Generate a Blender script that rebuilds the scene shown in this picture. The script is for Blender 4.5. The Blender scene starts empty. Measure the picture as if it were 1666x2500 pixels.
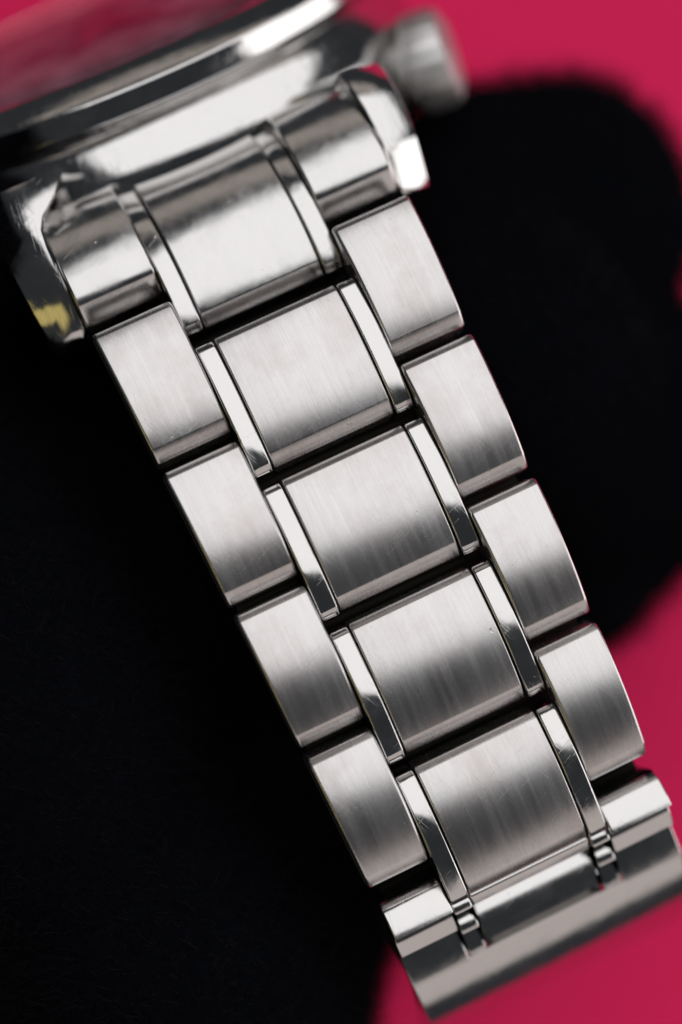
import bpy, bmesh, math, random
from mathutils import Vector, Matrix, noise

random.seed(7)
MM = 0.001
rad = math.radians
sc = bpy.context.scene
col = sc.collection

# ----------------------------------------------------------------------------
# placement frame of the watch: X across the bracelet, Y along it up to the head,
# Z out of the bracelet. The frame stands above a horizontal red tabletop.
TABLE_DROP = 44.0
FRAME = Matrix.Translation((0, 0, TABLE_DROP * MM)) @ Matrix.Rotation(rad(-4.0), 4, 'X')

def world_pt(p):
    return FRAME @ (Vector(p) * MM)

# ---------------------------------------------------------------- camera
cam_d = bpy.data.cameras.new('camera')
cam = bpy.data.objects.new('camera', cam_d)
col.objects.link(cam)
R_cam = Matrix(((0.90087344, -0.42371609, 0.09429592),
                (0.41784638, 0.90532613, 0.07608543),
                (-0.11760719, -0.02914213, 0.9926325)))
cam_loc = Vector((-16.33637526, -2.63637439, 125.1321561))
cam.matrix_world = FRAME @ (Matrix.Translation(cam_loc * MM) @ R_cam.transposed().to_4x4())
cam_d.sensor_fit = 'VERTICAL'
cam_d.sensor_height = 36.0
cam_d.sensor_width = 24.0
cam_d.lens = 5299.1 / 2500 * 36.0
cam_d.clip_start = 0.005
cam_d.clip_end = 20.0
cam_d.dof.use_dof = True
cam_d.dof.focus_distance = 0.1265
cam_d.dof.aperture_fstop = 9.2
sc.camera = cam

# ---------------------------------------------------------------- world and lamps
sc.view_settings.view_transform = 'Standard'
sc.view_settings.look = 'None'
sc.view_settings.exposure = 0.0
sc.view_settings.gamma = 1.0
w = bpy.data.worlds.new('World')
sc.world = w
w.use_nodes = True
w.node_tree.nodes['Background'].inputs['Color'].default_value = (0.80, 0.90, 1.0, 1)
w.node_tree.nodes['Background'].inputs['Strength'].default_value = 0.038

def lamp(name, elev, azim, dist, size_x, size_y, radiance, color, target=(0, 0, -5)):
    """a softbox lamp: elev = angle from Z towards Y, azim = angle towards X (watch frame)"""
    ld = bpy.data.lights.new(name, 'AREA')
    ld.shape = 'RECTANGLE'
    ld.size = size_x * MM
    ld.size_y = size_y * MM
    ld.color = color
    ld.energy = radiance * math.pi * (size_x * MM) * (size_y * MM)
    o = bpy.data.objects.new(name, ld)
    col.objects.link(o)
    e, a = rad(elev), rad(azim)
    d = Vector((math.sin(a), math.cos(a) * math.sin(e), math.cos(a) * math.cos(e)))
    z = d
    x = Vector((1, 0, 0)) if abs(azim) < 45 else Vector((0, 1, 0))
    y = z.cross(x).normalized()
    x = y.cross(z).normalized()
    m = Matrix((x, y, z)).transposed().to_4x4()
    o.matrix_world = FRAME @ (Matrix.Translation((Vector(target) + d * dist) * MM) @ m)
    return o

# overhead softbox: spans about -14..45 degrees of elevation seen from the bracelet
lamp('softbox_lamp', 19, 19, 900, 1580, 1170, 1.25, (1.0, 0.99, 0.988))
# added dim warm fills low in front and behind, standing in for lit surroundings
lamp('front_fill_lamp', -76, 0, 600, 1400, 520, 0.56, (1.0, 0.89, 0.84))
lamp('rear_fill_lamp', 68, 12, 600, 760, 120, 0.36, (1.0, 0.88, 0.78))
# added side fill to brighten the tabletop, crown and right lug
lamp('side_fill_lamp', -70, 65, 600, 420, 520, 1.75, (1.0, 0.98, 0.97))
# added yellow lamp, stands in for an unseen yellow thing mirrored in the left lug
lamp('amber_reflection_lamp', -22, -58, 500, 260, 150, 0.6, (1.0, 0.80, 0.25))

# ---------------------------------------------------------------- materials
def nodes_of(name):
    m = bpy.data.materials.new(name)
    m.use_nodes = True
    nt = m.node_tree
    return m, nt, nt.nodes['Principled BSDF']

def N(nt, typ, **kw):
    n = nt.nodes.new(typ)
    for k, v in kw.items():
        setattr(n, k, v)
    return n

def coords(nt, scale, spread=True):
    tc = N(nt, 'ShaderNodeTexCoord')
    oi = N(nt, 'ShaderNodeObjectInfo')
    mul = N(nt, 'ShaderNodeVectorMath', operation='MULTIPLY')
    mul.inputs[1].default_value = scale
    nt.links.new(tc.outputs['Object'], mul.inputs[0])
    sh = N(nt, 'ShaderNodeMath', operation='MULTIPLY')
    sh.inputs[1].default_value = 50.0
    nt.links.new(oi.outputs['Random'], sh.inputs[0])
    add = N(nt, 'ShaderNodeVectorMath', operation='ADD')
    nt.links.new(mul.outputs[0], add.inputs[0])
    nt.links.new(sh.outputs[0], add.inputs[1])
    return add.outputs[0]

def noise_tex(nt, vec, scale=1.0, detail=3.0, rough=0.5):
    n = N(nt, 'ShaderNodeTexNoise')
    n.inputs['Scale'].default_value = scale
    n.inputs['Detail'].default_value = detail
    n.inputs['Roughness'].default_value = rough
    nt.links.new(vec, n.inputs['Vector'])
    return n.outputs['Fac']

def maprange(nt, val, a, b, c, d):
    m = N(nt, 'ShaderNodeMapRange')
    m.inputs[1].default_value = a; m.inputs[2].default_value = b
    m.inputs[3].default_value = c; m.inputs[4].default_value = d
    nt.links.new(val, m.inputs[0])
    return m.outputs[0]

def scratch(nt, p, normal):
    # sparse hairline scratches in two directions and a few small dings
    prev = normal
    for ang, sc_, th in ((9, (12000, 260, 900), 0.64), (-24, (12000, 420, 900), 0.67), (65, (12000, 500, 900), 0.70)):
        rot = N(nt, 'ShaderNodeVectorRotate', rotation_type='Z_AXIS')
        rot.inputs['Angle'].default_value = rad(ang)
        tc = N(nt, 'ShaderNodeTexCoord'); oi = N(nt, 'ShaderNodeObjectInfo')
        nt.links.new(tc.outputs['Object'], rot.inputs['Vector'])
        mul = N(nt, 'ShaderNodeVectorMath', operation='MULTIPLY'); mul.inputs[1].default_value = sc_
        nt.links.new(rot.outputs[0], mul.inputs[0])
        sh = N(nt, 'ShaderNodeMath', operation='MULTIPLY'); sh.inputs[1].default_value = 70.0
        nt.links.new(oi.outputs['Random'], sh.inputs[0])
        add = N(nt, 'ShaderNodeVectorMath', operation='ADD')
        nt.links.new(mul.outputs[0], add.inputs[0]); nt.links.new(sh.outputs[0], add.inputs[1])
        f = maprange(nt, noise_tex(nt, add.outputs[0], 1.0, 1.0, 0.4), th, th + 0.06, 0, 1)
        b = N(nt, 'ShaderNodeBump', invert=True)
        b.inputs['Strength'].default_value = 0.18
        b.inputs['Distance'].default_value = 0.000008
        nt.links.new(f, b.inputs['Height']); nt.links.new(prev, b.inputs['Normal'])
        prev = b.outputs[0]
    d = maprange(nt, noise_tex(nt, coords(nt, (1900, 1700, 1900)), 1.0, 2.0, 0.5), 0.74, 0.82, 0, 1)
    b = N(nt, 'ShaderNodeBump', invert=True)
    b.inputs['Strength'].default_value = 0.4
    b.inputs['Distance'].default_value = 0.00003
    nt.links.new(d, b.inputs['Height']); nt.links.new(prev, b.inputs['Normal'])
    nt.links.new(b.outputs[0], p.inputs['Normal'])

def brushed_steel():
    m, nt, p = nodes_of('brushed_steel')
    p.inputs['Metallic'].default_value = 1.0
    # brush lines run along Y
    fine = noise_tex(nt, coords(nt, (9500, 70, 2000)), 1.0, 3.0, 0.65)
    broad = noise_tex(nt, coords(nt, (3500, 120, 900)), 1.0, 2.0, 0.5)
    cloud = noise_tex(nt, coords(nt, (1600, 60, 420)), 1.0, 4.0, 0.6)
    r1 = maprange(nt, cloud, 0.3, 0.7, 0.23, 0.30)
    nt.links.new(r1, p.inputs['Roughness'])
    mixc = N(nt, 'ShaderNodeMix', data_type='RGBA')
    mixc.inputs['A'].default_value = (0.60, 0.584, 0.58, 1)
    mixc.inputs['B'].default_value = (0.675, 0.656, 0.652, 1)
    nt.links.new(maprange(nt, fine, 0.25, 0.75, 0, 1), mixc.inputs['Factor'])
    stain = N(nt, 'ShaderNodeMix', data_type='RGBA', blend_type='MULTIPLY')
    stain.inputs['B'].default_value = (0.84, 0.80, 0.79, 1)
    patch = noise_tex(nt, coords(nt, (230, 180, 230)), 1.0, 5.0, 0.65)
    nt.links.new(maprange(nt, patch, 0.45, 0.72, 0, 1), stain.inputs['Factor'])
    nt.links.new(mixc.outputs['Result'], stain.inputs['A'])
    nt.links.new(stain.outputs['Result'], p.inputs['Base Color'])
    b1 = N(nt, 'ShaderNodeBump')
    b1.inputs['Strength'].default_value = 0.35
    b1.inputs['Distance'].default_value = 0.00001
    nt.links.new(fine, b1.inputs['Height'])
    b2 = N(nt, 'ShaderNodeBump')
    b2.inputs['Strength'].default_value = 0.05
    b2.inputs['Distance'].default_value = 0.00002
    nt.links.new(broad, b2.inputs['Height'])
    nt.links.new(b1.outputs[0], b2.inputs['Normal'])
    b3 = N(nt, 'ShaderNodeBump')
    b3.inputs['Strength'].default_value = 0.04
    b3.inputs['Distance'].default_value = 0.00004
    nt.links.new(cloud, b3.inputs['Height'])
    nt.links.new(b2.outputs[0], b3.inputs['Normal'])
    scratch(nt, p, b3.outputs[0])
    return m

def polished_steel(name='polished_steel', base=(0.65, 0.637, 0.63), r0=0.05, r1=0.16, warp=0.00004):
    m, nt, p = nodes_of(name)
    p.inputs['Metallic'].default_value = 1.0
    p.inputs['Base Color'].default_value = (*base, 1)
    sm = noise_tex(nt, coords(nt, (700, 500, 700)), 1.0, 5.0, 0.65)
    nt.links.new(maprange(nt, sm, 0.4, 0.75, r0, r1), p.inputs['Roughness'])
    wv = noise_tex(nt, coords(nt, (600, 250, 600)), 1.0, 2.0, 0.5)
    b = N(nt, 'ShaderNodeBump')
    b.inputs['Strength'].default_value = 0.5
    b.inputs['Distance'].default_value = warp
    nt.links.new(wv, b.inputs['Height'])
    scratch(nt, p, b.outputs[0])
    return m

BRUSHED = brushed_steel()
POLISHED = polished_steel(r0=0.09, r1=0.2, warp=0.00011)
CLASP_STEEL = polished_steel('satin_steel', r0=0.12, r1=0.2)
END_STEEL = polished_steel('worn_polished_steel', r0=0.14, r1=0.26)
CASE_STEEL = polished_steel('polished_case_steel', r0=0.07, r1=0.2, warp=0.00005)

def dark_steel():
    m, nt, p = nodes_of('gap_shade_steel')
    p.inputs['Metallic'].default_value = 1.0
    p.inputs['Base Color'].default_value = (0.02, 0.018, 0.016, 1)  # near-black base colour paints the shade inside the link gaps
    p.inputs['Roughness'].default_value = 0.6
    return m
GAP_SHADE = dark_steel()

def red_paper():
    m, nt, p = nodes_of('crimson_card')
    tc = coords(nt, (1000, 1000, 1000))
    f = noise_tex(nt, tc, 6.0, 4.0, 0.7)
    mixc = N(nt, 'ShaderNodeMix', data_type='RGBA')
    mixc.inputs['A'].default_value = (0.77, 0.011, 0.098, 1)
    mixc.inputs['B'].default_value = (0.87, 0.016, 0.124, 1)
    nt.links.new(f, mixc.inputs['Factor'])
    nt.links.new(mixc.outputs['Result'], p.inputs['Base Color'])
    p.inputs['Roughness'].default_value = 0.75
    p.inputs['Specular IOR Level'].default_value = 0.2
    b = N(nt, 'ShaderNodeBump')
    b.inputs['Strength'].default_value = 0.25
    b.inputs['Distance'].default_value = 0.0001
    nt.links.new(f, b.inputs['Height'])
    nt.links.new(b.outputs[0], p.inputs['Normal'])
    return m

def black_plush():
    m, nt, p = nodes_of('black_plush')
    f = noise_tex(nt, coords(nt, (1000, 1000, 1000)), 2.2, 4.0, 0.7)
    mixc = N(nt, 'ShaderNodeMix', data_type='RGBA')
    mixc.inputs['A'].default_value = (0.0006, 0.0007, 0.0010, 1)
    mixc.inputs['B'].default_value = (0.006, 0.0065, 0.0095, 1)
    nt.links.new(f, mixc.inputs['Factor'])
    nt.links.new(mixc.outputs['Result'], p.inputs['Base Color'])
    p.inputs['Roughness'].default_value = 1.0
    p.inputs['Specular IOR Level'].default_value = 0.0
    return m

def simple(name, colr, rough, metal=0.0, spec=0.5):
    m, nt, p = nodes_of(name)
    p.inputs['Base Color'].default_value = (*colr, 1)
    p.inputs['Roughness'].default_value = rough
    p.inputs['Metallic'].default_value = metal
    p.inputs['Specular IOR Level'].default_value = spec
    return m

def glass():
    m, nt, p = nodes_of('crystal_glass')
    p.inputs['Base Color'].default_value = (1, 1, 1, 1)
    p.inputs['Transmission Weight'].default_value = 1.0
    p.inputs['Roughness'].default_value = 0.05
    p.inputs['IOR'].default_value = 1.17
    return m

def dial_lacquer():
    m, nt, p = nodes_of('pink_dial')
    f = noise_tex(nt, coords(nt, (140, 140, 140)), 1.0, 3.0, 0.6)
    mixc = N(nt, 'ShaderNodeMix', data_type='RGBA')
    mixc.inputs['A'].default_value = (0.012, 0.005, 0.009, 1)
    mixc.inputs['B'].default_value = (0.34, 0.19, 0.25, 1)
    nt.links.new(maprange(nt, f, 0.35, 0.65, 0, 1), mixc.inputs['Factor'])
    nt.links.new(mixc.outputs['Result'], p.inputs['Base Color'])
    p.inputs['Roughness'].default_value = 0.6
    p.inputs['Specular IOR Level'].default_value = 0.0
    return m

# ---------------------------------------------------------------- helpers
def add_obj(name, verts, faces, mat, parent=None, sharp=32, smooth=True, matrix=None):
    me = bpy.data.meshes.new(name)
    me.from_pydata([(v[0] * MM, v[1] * MM, v[2] * MM) for v in verts], [], faces)
    bm = bmesh.new(); bm.from_mesh(me)
    bmesh.ops.remove_doubles(bm, verts=bm.verts, dist=1e-8)
    bmesh.ops.recalc_face_normals(bm, faces=bm.faces)
    bm.to_mesh(me); bm.free()
    me.materials.append(mat)
    if smooth:
        me.polygons.foreach_set('use_smooth', [True] * len(me.polygons))
        me.set_sharp_from_angle(angle=rad(sharp))
    return link_obj(name, me, parent, matrix)

def link_obj(name, me, parent=None, matrix=None):
    o = bpy.data.objects.new(name, me)
    col.objects.link(o)
    if parent is not None:
        o.parent = parent
    if matrix is not None:
        o.matrix_local = matrix
    return o

def empty(name, matrix, label, cat, group=None):
    o = bpy.data.objects.new(name, None)
    col.objects.link(o)
    o.empty_display_size = 0.005
    o.matrix_world = matrix
    o['label'] = label; o['category'] = cat
    if group: o['group'] = group
    return o

def march(y, z, segs, step=0.12, amax=3.0):
    """profile by tilt: segs = (length, tilt_start, tilt_end); tilt from Z towards +Y; walks up +Y"""
    pts = [(y, z)]
    for L, a, b in segs:
        n = max(1, int(math.ceil(max(L / 0.6, abs(b - a) / amax))))
        for i in range(n):
            t = rad(a + (b - a) * (i + 0.5) / n)
            y += L / n * math.cos(t); z -= L / n * math.sin(t)
            pts.append((y, z))
    return pts

def offset_loop(loop, d):
    n = len(loop); out = []
    for i in range(n):
        a = Vector(loop[i - 1]); b = Vector(loop[i]); c = Vector(loop[(i + 1) % n])
        t1 = (b - a); t2 = (c - b)
        if t1.length < 1e-9: t1 = t2
        if t2.length < 1e-9: t2 = t1
        t1.normalize(); t2.normalize()
        n1 = Vector((t1.y, -t1.x)); n2 = Vector((t2.y, -t2.x))
        m = n1 + n2
        if m.length < 1e-6: m = n1
        m.normalize()
        k = 1.0 / max(0.5, m.dot(n1))
        out.append((b.x + m.x * d * k * SIGN, b.y + m.y * d * k * SIGN))
    return out
SIGN = 1

def extrude_profile(loop, x0, x1, r, nseg=3, taper=None):
    """closed YZ loop swept along X from x0 to x1 with rounded rims of radius r.
    taper(y) -> (x0, x1) optional per-profile-point ends."""
    area = sum(loop[i - 1][0] * loop[i][1] - loop[i][0] * loop[i - 1][1] for i in range(len(loop)))
    s = 1 if area > 0 else -1
    st = []
    for i in range(nseg + 1):
        a = (math.pi / 2) * i / nseg
        st.append((r * (1 - math.sin(a)), r * (1 - math.cos(a))))  # (inset, distance from end)
    rings = []
    for ins, dx in st:
        rings.append((ins, 0, dx))
    for ins, dx in reversed(st):
        rings.append((ins, 1, dx))
    verts = []; faces = []; n = len(loop)
    for ins, side, dx in rings:
        lp = offset_loop(loop, -ins * s) if ins > 1e-9 else loop
        for (y, z) in lp:
            a, b = taper(y) if taper else (x0, x1)
            verts.append(((a + dx) if side == 0 else (b - dx), y, z))
    m = len(rings)
    for j in range(m - 1):
        for i in range(n):
            k = (i + 1) % n
            faces.append((j * n + i, j * n + k, (j + 1) * n + k, (j + 1) * n + i))
    faces.append(tuple(range(n)))
    faces.append(tuple(range((m - 1) * n, m * n)))
    return verts, faces

def link_loop(h, a_bot, a_top, thick, facet=0.95, facet_top=0.42):
    """cross-section of one bracelet link, bottom to top, centred in Y: domed face,
    a broad bevel at the lower edge and a narrow one at the upper edge"""
    lo, hi = 1.0, 20.0
    for _ in range(40):
        L = (lo + hi) / 2
        segs = [(0.22, -88, -52), (facet, -47, -33), (0.14, -31, -a_bot), (L, -a_bot, a_top), (0.12, a_top + 2, 34), (facet_top, 36, 48), (0.28, 50, 88)]
        pr = march(0, 0, segs, amax=4.0)
        if pr[-1][0] > h: hi = L
        else: lo = L
    # z = 0 where the lower bevel meets the face
    zr = march(0, 0, segs[:3], amax=4.0)[-1][1]
    pts = [(y - h / 2, z - zr) for y, z in pr]
    return [(pts[0][0], -thick)] + pts + [(pts[-1][0], -thick)]

# ---------------------------------------------------------------- tabletop
me_v = [(-110, -95, 0), (120, -95, 0), (120, 100, 0), (-110, 100, 0)]
table = add_obj('tabletop', me_v, [(0, 1, 2, 3)], red_paper(), smooth=False)
table['kind'] = 'structure'
table['label'] = 'flat crimson red tabletop under the plush and watch'

# ---------------------------------------------------------------- wristwatch
watch = empty('wristwatch', FRAME, 'stainless steel wristwatch with brushed and polished link bracelet around black plush', 'wristwatch')

PITCH, KAP = 9.2341, 0.07319
RB = PITCH / KAP
def on_arc(q, dz=0.0, jitter=True):
    a = KAP * q
    y = -RB * math.sin(a); z = RB * (math.cos(a) - 1)
    n = Vector((0, -math.sin(a), math.cos(a)))
    rot = Matrix.Rotation(a, 4, 'X')
    if jitter:
        rot = rot @ Matrix.Rotation(rad(random.uniform(-0.9, 0.9)), 4, 'X') @ Matrix.Rotation(rad(random.uniform(-0.8, 0.8)), 4, 'Y')
    return Matrix.Translation(Vector((0, y, z)) * MM + n * dz * MM) @ rot

CW, SW = 3.95, 1.27
H, HO = 8.42, 8.60
GAP = 0.05
centre_loop = link_loop(H, 18, 14, 2.3)
v, f = extrude_profile(centre_loop, -CW + GAP, CW - GAP, 0.12)
first = None
for q in (-1, 0, 1, 2):
    M = on_arc(q)
    if first is None:
        first = add_obj('center_link', v, f, BRUSHED, watch, matrix=M)
    else:
        o = first.copy(); col.objects.link(o); o.parent = watch; o.matrix_local = M
strip_loop = link_loop(H + 0.1, 17.5, 14, 2.3, 0.55, 0.4)
for s in (-1, 1):
    x0, x1 = sorted((s * (CW + GAP), s * (CW + SW - 0.06)))
    v, f = extrude_profile(strip_loop, x0, x1, 0.14, nseg=4)
    first = None
    for q in (-1, 0, 1, 2):
        M = on_arc(q + 0.01, -0.02)
        if first is None:
            first = add_obj('polished_strip', v, f, POLISHED, watch, matrix=M)
        else:
            o = first.copy(); col.objects.link(o); o.parent = watch; o.matrix_local = M
OW, TAP, OOFF = 9.767, 0.2765, 0.1655
outer_loop = link_loop(HO, 18.5, 14.5, 2.3, 0.9)
def outer_w(q):
    return OW - TAP * q
for k in (1.5, 2.5, 3.5, 4.5):
    q = k - 3 + OOFF
    for s in (-1, 1):
        def tp(y, q=q, s=s):
            e = outer_w(q - y / PITCH)
            return (-e, -(CW + SW + 0.03)) if s < 0 else (CW + SW + 0.03, e)
        v, f = extrude_profile(outer_loop, 0, 1, 0.22, nseg=4, taper=tp)
        add_obj('outer_link', v, f, BRUSHED, watch, matrix=on_arc(q, 0.22))
# hinge tubes between the links
def tube(name, p0, p1, r, mat, parent, nseg=20, caps=True):
    p0, p1 = Vector(p0), Vector(p1)
    d = (p1 - p0).normalized()
    a = d.orthogonal().normalized(); b = d.cross(a)
    vs = []
    for p in (p0, p1):
        for i in range(nseg):
            t = 2 * math.pi * i / nseg
            vs.append(p + (a * math.cos(t) + b * math.sin(t)) * r)
    fs = [(i, (i + 1) % nseg, nseg + (i + 1) % nseg, nseg + i) for i in range(nseg)]
    fs += [tuple(range(nseg)), tuple(range(nseg, 2 * nseg))]
    return add_obj(name, vs, fs, mat, parent)
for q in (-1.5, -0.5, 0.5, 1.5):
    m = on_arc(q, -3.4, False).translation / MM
    tube('hinge_tube', (-5.2, m.y, m.z), (5.2, m.y, m.z), 0.75, GAP_SHADE, watch)
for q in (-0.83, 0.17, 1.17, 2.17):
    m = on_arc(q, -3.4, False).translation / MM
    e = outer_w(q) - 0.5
    tube('hinge_tube', (-e, m.y, m.z), (-5.3, m.y, m.z), 0.75, GAP_SHADE, watch)
    tube('hinge_tube', (5.3, m.y, m.z), (e, m.y, m.z), 0.75, GAP_SHADE, watch)

# ---------------- end link between the lugs
def closed(profile, back):
    """close an open front profile with a back line at z = back below each end"""
    return [(profile[0][0], back)] + profile + [(profile[-1][0], back)]
y0, z0 = 14.35, -1.75
def end_profile(y0, z0, rb):
    segs = [(0.22, -88, -52), (rb, -47, -33), (0.14, -31, -13)]
    zr = march(0, 0, segs, amax=3.0)[-1][1]
    return march(y0, z0 - zr, segs + [(4.7, -13, 20), (2.3, 20, 29), (1.7, 29, 46), (2.2, 46, 56)], amax=3.0)
end = add_obj('end_link', *extrude_profile(closed(end_profile(y0, z0 - 0.1, 1.0), -8.0), -CW + GAP, CW - GAP, 0.10), END_STEEL, watch)
for s in (-1, 1):
    x0, x1 = sorted((s * (CW + GAP), s * (CW + SW - 0.06)))
    add_obj('end_link_strip', *extrude_profile(closed(end_profile(y0 - 0.05, z0 - 0.1, 0.6), -8.0), x0, x1, 0.12), POLISHED, end)
    pr = march(16.9, -4.3, [(1.5, -85, -56), (1.5, -50, -33), (0.25, -30, -16), (1.6, -15, 17), (2.8, 17, 30), (2.0, 30, 50), (1.2, 50, 66)])
    x0, x1 = sorted((s * (CW + SW + 0.02), s * 10.25))
    add_obj('end_link_shoulder', *extrude_profile(closed(pr, -8.5), x0, x1, 0.14), END_STEEL, end)

# ---------------- clasp
def clasp_piece(name, pr, x0, x1, mat, parent, back, r=0.12):
    # pr runs downwards from the top edge
    loop = pr + back
    return add_obj(name, *extrude_profile(loop, x0, x1, r), mat, parent)
def march_down(y, z, segs, amax=3.0):
    pts = [(y, z)]
    for L, a, b in segs:
        n = max(1, int(math.ceil(max(L / 0.6, abs(b - a) / amax))))
        for i in range(n):
            t = rad(a + (b - a) * (i + 0.5) / n)
            y -= L / n * math.cos(t); z += L / n * math.sin(t)
            pts.append((y, z))
    return pts
def back_of(pr, y):
    return [(pr[-1][0] + 1.0, pr[-1][1] - 0.4), (y - 2.0, -10.5), (y, -8.5)]
DIVE = [(0.5, -40, -80), (1.2, -80, -80)]
DROP = (1.3, -80, -80)      # hidden riser between two steps of the clasp
pr = march_down(-22.35, -3.05, [(0.5, 80, -25), (0.75, -42, -46), DROP, (0.65, 10, 0), (1.0, -4, -12), (1.1, -80, -80), (1.15, -12, -22)])
cover_y, cover_z = pr[-1]
clasp = clasp_piece('clasp', pr + march_down(*pr[-1], DIVE)[1:], -CW + GAP, CW - GAP, CLASP_STEEL, watch, back_of(pr, -22.35))
for s in (-1, 1):
    x0, x1 = sorted((s * (CW + GAP), s * (CW + SW - 0.06)))
    pr = march_down(-22.3, -3.2, [(0.5, 80, 20), (0.7, 12, -30), DROP, (0.35, 40, 20), (0.9, 12, -30), (1.2, -80, -80), (1.5, -9, -16), (0.8, -40, -80)])
    clasp_piece('clasp_strip', pr, x0, x1, POLISHED, clasp, back_of(pr, -22.3))
    x0, x1 = sorted((s * (CW + SW + 0.02), 9.25 if s > 0 else -9.05))
    pr = march_down(-20.6, -3.2, [(1.3, 75, 20), (1.5, 20, -5), DROP, (0.15, -6, -8), (1.2, -28, -38), (1.1, -80, -80), (1.9, -10, -20)])
    k = pr[-1][0] - cover_y
    if k > 0:
        pr = pr + march_down(*pr[-1], [(k / math.cos(rad(21)), -20, -22)])[1:]
    clasp_piece('clasp_flank', pr + march_down(*pr[-1], DIVE)[1:], x0, x1, CLASP_STEEL, clasp, back_of(pr, -20.6))
    cover_z = max(cover_z, pr[-1][1])
pc = march_down(cover_y + 0.12, cover_z + 0.02, [(0.5, -24, -32), (6.2, -36, -68), (8.0, -68, -84), (0.6, -84, -100)])
def cover_ends(y):
    f = (cover_y - y) / 9.0
    return (-9.06 + 0.3 * f, 9.26 - 0.45 * f)
add_obj('clasp_base', *extrude_profile([(cover_y + .2, cover_z - 1.6), (-24.5, -8.0), (-22.5, -6.6), (-21.2, -5.2), (-20.2, -4.2), (-19.4, -4.6), (-19.4, -9.0), (cover_y + .2, cover_z - 4.0)], -8.5, 8.7, 0.1), GAP_SHADE, clasp)  # dark filler added so the clasp gaps read as shade
clasp_piece_loop = pc + [(pc[-1][0] + 1.0, pc[-1][1] + 0.2), (cover_y - 1.2, cover_z - 3.6), (cover_y - .4, cover_z - 2.0)]
add_obj('clasp_cover', *extrude_profile(clasp_piece_loop, 0, 1, 0.16, taper=cover_ends), CLASP_STEEL, clasp)

# ---------------- watch head
PHI_DEG = 66.0
PHI = rad(PHI_DEG)
nv = Vector((0, math.sin(PHI), math.cos(PHI)))
rv = Vector((0, -math.cos(PHI), math.sin(PHI)))
RC = 20.5
OC = Vector((0, 24.6, -4.9))
CC = OC - RC * rv
HEAD = Matrix((Vector((1, 0, 0)), -rv, nv)).transposed().to_4x4()   # head frame: x = 3 o'clock, y = 12 o'clock, z = dial normal
HEAD.translation = CC * MM
def lathe(prof, nseg=160, closed_loop=False):
    vs, fs = [], []
    n = len(prof)
    for i in range(nseg):
        a = 2 * math.pi * i / nseg
        for (r, t) in prof:
            vs.append((r * math.cos(a), r * math.sin(a), t))
    for i in range(nseg):
        j = (i + 1) % nseg
        for k in range(n if closed_loop else n - 1):
            l = (k + 1) % n
            fs.append((i * n + k, j * n + k, j * n + l, i * n + l))
    return vs, fs
def wall(t, rho, segs):
    """profile up the case side: tilts given in the watch frame (0 = facing straight out of the bracelet)"""
    k = 90 - PHI_DEG
    return [(r_, t_) for t_, r_ in march(t, rho, [(L, a + k, b + k) for L, a, b in segs], amax=4.0)]
flank = wall(-0.3, RC, [(0.5, -24, -17), (2.75, -16, 19), (0.1, 22, 24), (0.98, 25, 28), (0.1, 40, 60)])
rt, tt = flank[-1]
case = add_obj('case', *lathe([(0, -6.2), (RC - 3, -6.2), (RC - 2.2, -5.8), (RC - .6, -5), (RC - .1, -4.4), (RC, -3.5), (RC, -1.2)] + flank + [(RC - 5, tt + .05), (RC - 5, tt - .4), (0, tt - .4)]), CASE_STEEL, watch, sharp=14, matrix=HEAD)
bz = wall(tt + .35, rt + 0.85, [(0.3, -30, -26), (0.95, -29, -27), (0.15, -10, 15), (1.5, 26, 31), (0.35, 34, 44), (0.3, 46, 50)])
RX = bz[-1][0] - 0.1
TZ = bz[-1][1]
bezel = add_obj('bezel', *lathe([(RX - .2, tt + .1), (bz[0][0] - .3, tt + .1), (bz[0][0] - .1, tt + .16), (bz[0][0], tt + .26)] + bz + [(RX, TZ), (RX - .03, TZ - .2), (RX - .2, TZ - 1.5)], closed_loop=True), CASE_STEEL, case, sharp=14)
bezel.matrix_local = Matrix.Identity(4)
crystal = add_obj('crystal', *lathe([(0, TZ + .85), (RX * .25, TZ + .81), (RX * .5, TZ + .69), (RX * .7, TZ + .53), (RX * .85, TZ + .35), (RX - .5, TZ + .08), (RX - .15, TZ - .12), (RX - .02, TZ - .3), (RX - .02, TZ - 2.95), (0, TZ - 2.95)]), glass(), case)
dial = add_obj('dial', *lathe([(0, TZ - 2.6), (RX - .1, TZ - 2.6), (RX - .1, TZ - 2.75), (0, TZ - 2.75)]), dial_lacquer(), case, smooth=False)
ring = add_obj('chapter_ring', *lathe([(RX - .1, TZ - 1.4), (RX - 1.3, TZ - 2.35), (RX - 1.3, TZ - 2.57), (RX - .1, TZ - 2.57)], closed_loop=True), CASE_STEEL, case)
def box_vf(cx, cy, cz, sx, sy, sz, ang=0, bev=0.15):
    vs = []
    c, s = math.cos(ang), math.sin(ang)
    for (zz, k) in ((cz, 0), (cz + sz - bev, 0), (cz + sz, bev)):
        for (ux, uy) in ((-1, -1), (1, -1), (1, 1), (-1, 1)):
            x = ux * (sx / 2 - k); y = uy * (sy / 2 - k)
            vs.append((cx + c * x - s * y, cy + s * x + c * y, zz))
    fs = [(3, 2, 1, 0), (8, 9, 10, 11)]
    for l in (0, 4):
        for i in range(4):
            j = (i + 1) % 4
            fs.append((l + i, l + j, l + 4 + j, l + 4 + i))
    return vs, fs
for h in range(12):
    a = math.pi / 2 - h * math.pi / 6
    r = RX - 2.9
    add_obj('hour_marker', *box_vf(r * math.cos(a), r * math.sin(a), TZ - 2.58, 2.4, 0.9, 0.5, a), POLISHED, dial, smooth=False)
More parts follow.
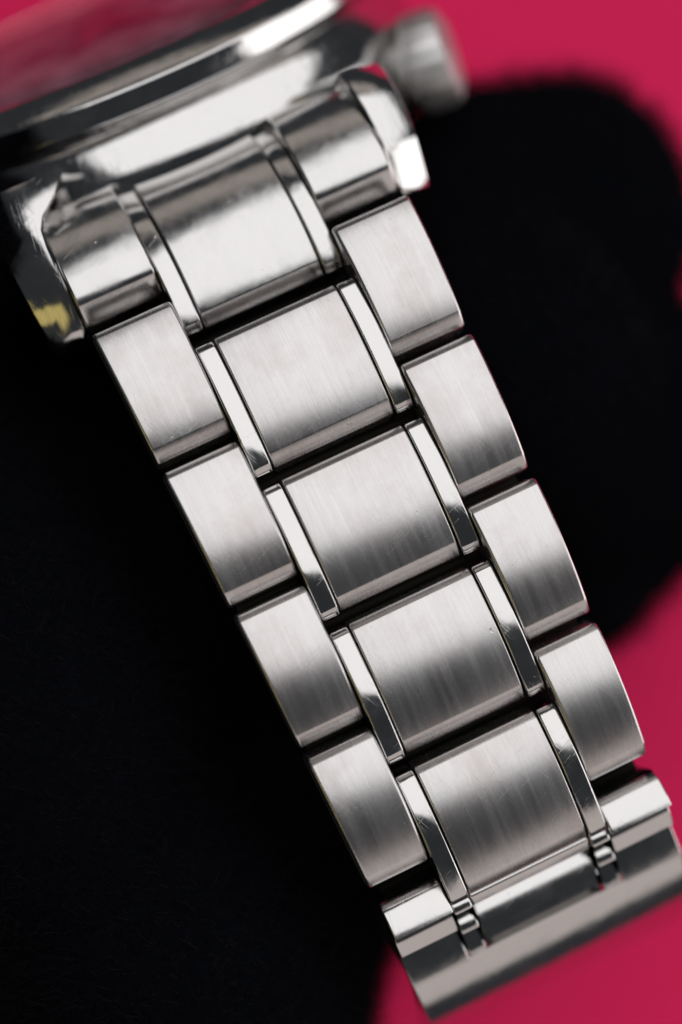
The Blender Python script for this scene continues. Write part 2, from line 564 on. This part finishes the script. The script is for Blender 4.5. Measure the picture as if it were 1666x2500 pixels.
for (ln, wd, a, zz) in ((7.0, 1.1, rad(250), TZ - 2.1), (10.0, 0.9, rad(-55), TZ - 1.8)):
    add_obj('watch_hand', *box_vf(ln * .42 * math.cos(a), ln * .42 * math.sin(a), zz, ln, wd, 0.2, a, 0.06), POLISHED, dial, smooth=False)

# lugs: sections (in the watch frame) from root to tip; outward face tilted to the side
def lug(s):
    # (y, z of top, inner x, x where the outward slope starts, outer x, depth, drop of outer edge)
    if s < 0:
        root = [(27.2, -9.0, 7.6, 11.2, 12.0, 3.0, 0.6), (26.95, -3.6, 7.5, 11.4, 12.3, 4.0, 0.7), (26.2, -3.3, 7.8, 11.5, 12.6, 5.0, 0.8), (25.2, -3.03, 8.8, 11.5, 12.9, 5.0, 1.0), (24.5, -2.85, 9.7, 11.3, 13.0, 5.2, 1.1), (23.7, -2.6, 10.15, 11.0, 13.0, 5.4, 1.2)]
    else:
        root = [(25.5, -11.0, 9.9, 11.0, 12.7, 3.0, 1.2), (25.42, -5.5, 10.0, 11.0, 12.8, 5.0, 1.25), (25.25, -3.6, 10.1, 11.0, 12.95, 5.0, 1.25), (24.4, -2.85, 10.2, 10.9, 13.0, 5.4, 1.25)]
    secs = root + [(22.5, -2.25, 10.3, 10.8, 13.0, 5.4, 1.2),
            (20.4, -2.05, 10.35, 10.7, 12.9, 4.6, 1.15), (19.6, -2.2, 10.35, 10.7, 12.85, 4.2, 1.12), (17.5, -2.95, 10.38, 10.7, 12.6, 3.4, 1.05), (17.05, -3.25, 10.42, 10.75, 12.5, 3.0, 0.95), (16.75, -3.8, 10.5, 10.8, 12.3, 2.2, 0.8)]
    vs, fs = [], []
    n = 9
    for (y, z, xi, xm, xo, dp, dr) in secs:
        b = 0.14
        ring = [(xi, z - b), (xi + b, z), (xm, z - 0.06), (xo - 0.15, z - dr + 0.1), (xo, z - dr - 0.2), (xo, z - dp), (xo - .3, z - dp - .3), (xi + .3, z - dp - .3), (xi, z - dp)]
        for (x, zz) in ring:
            vs.append((s * x, y, zz))
    m = len(secs)
    for j in range(m - 1):
        for i in range(n):
            k = (i + 1) % n
            fs.append((j * n + i, j * n + k, (j + 1) * n + k, (j + 1) * n + i))
    fs.append(tuple(range(n))); fs.append(tuple(range((m - 1) * n, m * n)))
    o = add_obj('lug', vs, fs, CASE_STEEL, case, sharp=35)
    o.matrix_local = HEAD.inverted()
    return o
lug(-1); lug(1)

# crown at four o'clock
def crown():
    a = rad(-38)
    seat = Vector((math.cos(a), math.sin(a), 0)) * (RC - 0.2) + Vector((0.4, 0, -2.1))
    a = rad(-20)
    ax = Vector((math.cos(a), math.sin(a), 0))
    up = Vector((0, 0, 1)); sd = ax.cross(up)
    prof = [(0, -.6), (2.0, -.6), (2.1, 0.2), (3.0, 0.25), (3.25, 0.5), (3.35, 0.9), (3.35, 2.1), (3.1, 2.8), (2.3, 3.2), (0, 3.35)]
    ns = 96
    vs, fs = [], []
    for i in range(ns):
        t = 2 * math.pi * i / ns
        for (r, d) in prof:
            rr = r - (0.1 * (0.5 + 0.5 * math.cos(24 * t)) if 3.3 < r and d < 4.2 else 0)
            p = seat + ax * d + (up * math.cos(t) + sd * math.sin(t)) * rr
            vs.append(tuple(p))
    n = len(prof)
    for i in range(ns):
        j = (i + 1) % ns
        for k in range(n - 1):
            fs.append((i * n + k, j * n + k, j * n + k + 1, i * n + k + 1))
    return add_obj('crown', vs, fs, polished_steel('satin_crown_steel', r0=0.42, r1=0.55), case, sharp=40)
crown()

# ---------------------------------------------------------------- black plush
def plush():
    # lobes: centre (watch frame, mm) and radii
    lobes = PLUSH_LOBES
    verts, faces = [], []
    bm = bmesh.new()
    for (c, r) in lobes:
        mat = Matrix.Translation(Vector(c) * MM) @ Matrix.Diagonal((r[0] * MM, r[1] * MM, r[2] * MM, 1))
        bmesh.ops.create_icosphere(bm, subdivisions=4, radius=1.0, matrix=mat)
    me = bpy.data.meshes.new('plush_base')
    bm.to_mesh(me); bm.free()
    tmp = bpy.data.objects.new('plush_base', me)
    col.objects.link(tmp)
    mod = tmp.modifiers.new('remesh', 'REMESH'); mod.mode = 'VOXEL'; mod.voxel_size = 0.0008
    sm = tmp.modifiers.new('smooth', 'SMOOTH'); sm.iterations = 6; sm.factor = 0.6
    dg = bpy.context.evaluated_depsgraph_get()
    me2 = bpy.data.meshes.new_from_object(tmp.evaluated_get(dg))
    bpy.data.objects.remove(tmp)
    return me2
def LB(x, y, z, rx, ry, rz):
    return ((x, y, z), (rx, ry, rz))
cR = R_cam
def un(u, v, z):
    d = cR.transposed() @ Vector(((u - 833) / 5299.1, -(v - 1250) / 5299.1, -1))
    t = (z - cam_loc.z) / d.z
    return cam_loc + d * t
def lobe_at(u, v, z, rpx, flat=0.8):
    c = un(u, v, z)
    r = rpx * (cam_loc.z - z) / 5299.1
    return ((c.x, c.y, z), (r, r, r * flat))
def mound(x, y, rx, ry, top, rz=14.0):
    return ((x, y, top - rz), (rx, ry, rz))
PLUSH_LOBES = [mound(-24, 0, 12, 22, -1.5), mound(-22, -20, 12, 16, -3.0), mound(-25, 16, 10, 12, -2.5, 17), mound(-23.5, 27, 10.5, 8.5, 0.0, 18), mound(-16.7, 27.8, 5.5, 6.8, 0.6, 12), mound(0, 2, 12, 16, -4.8, 11), mound(-3, -14, 9, 9, -6.2, 11), mound(2.5, -17, 5.5, 5.5, -7.0, 10), mound(14, 6, 10, 12, -7, 12),
               lobe_at(1535, 1065, -26, 360, .7), lobe_at(1420, 1250, -27, 290, .7), lobe_at(-60, 480, -36, 330, .7), lobe_at(250, 650, -36, 330, .7), lobe_at(1392, 550, -22, 312), lobe_at(1375, 490, -22, 308), lobe_at(1200, 525, -22, 325), lobe_at(1425, 1430, -26, 165), lobe_at(1330, 1030, -24, 425, .7),
               lobe_at(282, 2115, -28, 690, .8), lobe_at(100, 1500, -30, 760, .8), lobe_at(700, 1250, -28, 700, .75), lobe_at(950, 1500, -30, 480, .75),
               lobe_at(0, 900, -32, 620, .8), lobe_at(500, 800, -34, 500, .8)]
PBLACK = black_plush()
NAP = simple('black_fibre', (0.005, 0.0053, 0.0075), 0.9, 0.0, 0.1)
pme = plush()
pme.name = 'plush_cushion'
pme.materials.append(PBLACK)
pme.polygons.foreach_set('use_smooth', [True] * len(pme.polygons))
pl = link_obj('plush_cushion', pme)
pl.matrix_world = FRAME
pl['label'] = 'black fuzzy plush cushion with rounded lobes lying on red tabletop'
pl['category'] = 'cushion'
# short nap
def nap():
    vs, fs = [], []
    pme.calc_loop_triangles()
    polys = pme.polygons
    import bisect
    acc, tot = [], 0
    for p in polys:
        tot += p.area; acc.append(tot)
    for i in range(150000):
        p = polys[bisect.bisect(acc, random.random() * tot) % len(polys)]
        c = Vector(p.center) / MM
        n = Vector(p.normal)
        if c.z < -34: continue
        d = (n + Vector((random.gauss(0, .5), random.gauss(0, .5), random.gauss(0, .5)))).normalized()
        sd = d.orthogonal().normalized() * 0.035
        c = c + Vector((random.uniform(-.4, .4), random.uniform(-.4, .4), random.uniform(-.4, .4))) - n * 0.1
        tuft = 0.5 + 0.5 * noise.noise(Vector(c) * 0.55)
        L = random.uniform(0.6, 1.6) * (0.5 + 1.5 * tuft)
        bend = Vector((random.gauss(0, .25), random.gauss(0, .25), random.gauss(0, .25)))
        b = len(vs)
        m = c + d * L * .55; e = c + d * L + bend
        vs.extend([c - sd, c + sd, m + sd * .7, m - sd * .7, e])
        fs.extend([(b, b + 1, b + 2, b + 3), (b + 3, b + 2, b + 4)])
    me = bpy.data.meshes.new('nap')
    me.from_pydata([tuple(v * MM) for v in vs], [], fs)
    me.materials.append(NAP)
    o = link_obj('nap', me, pl)
    o['kind'] = 'stuff'
nap()
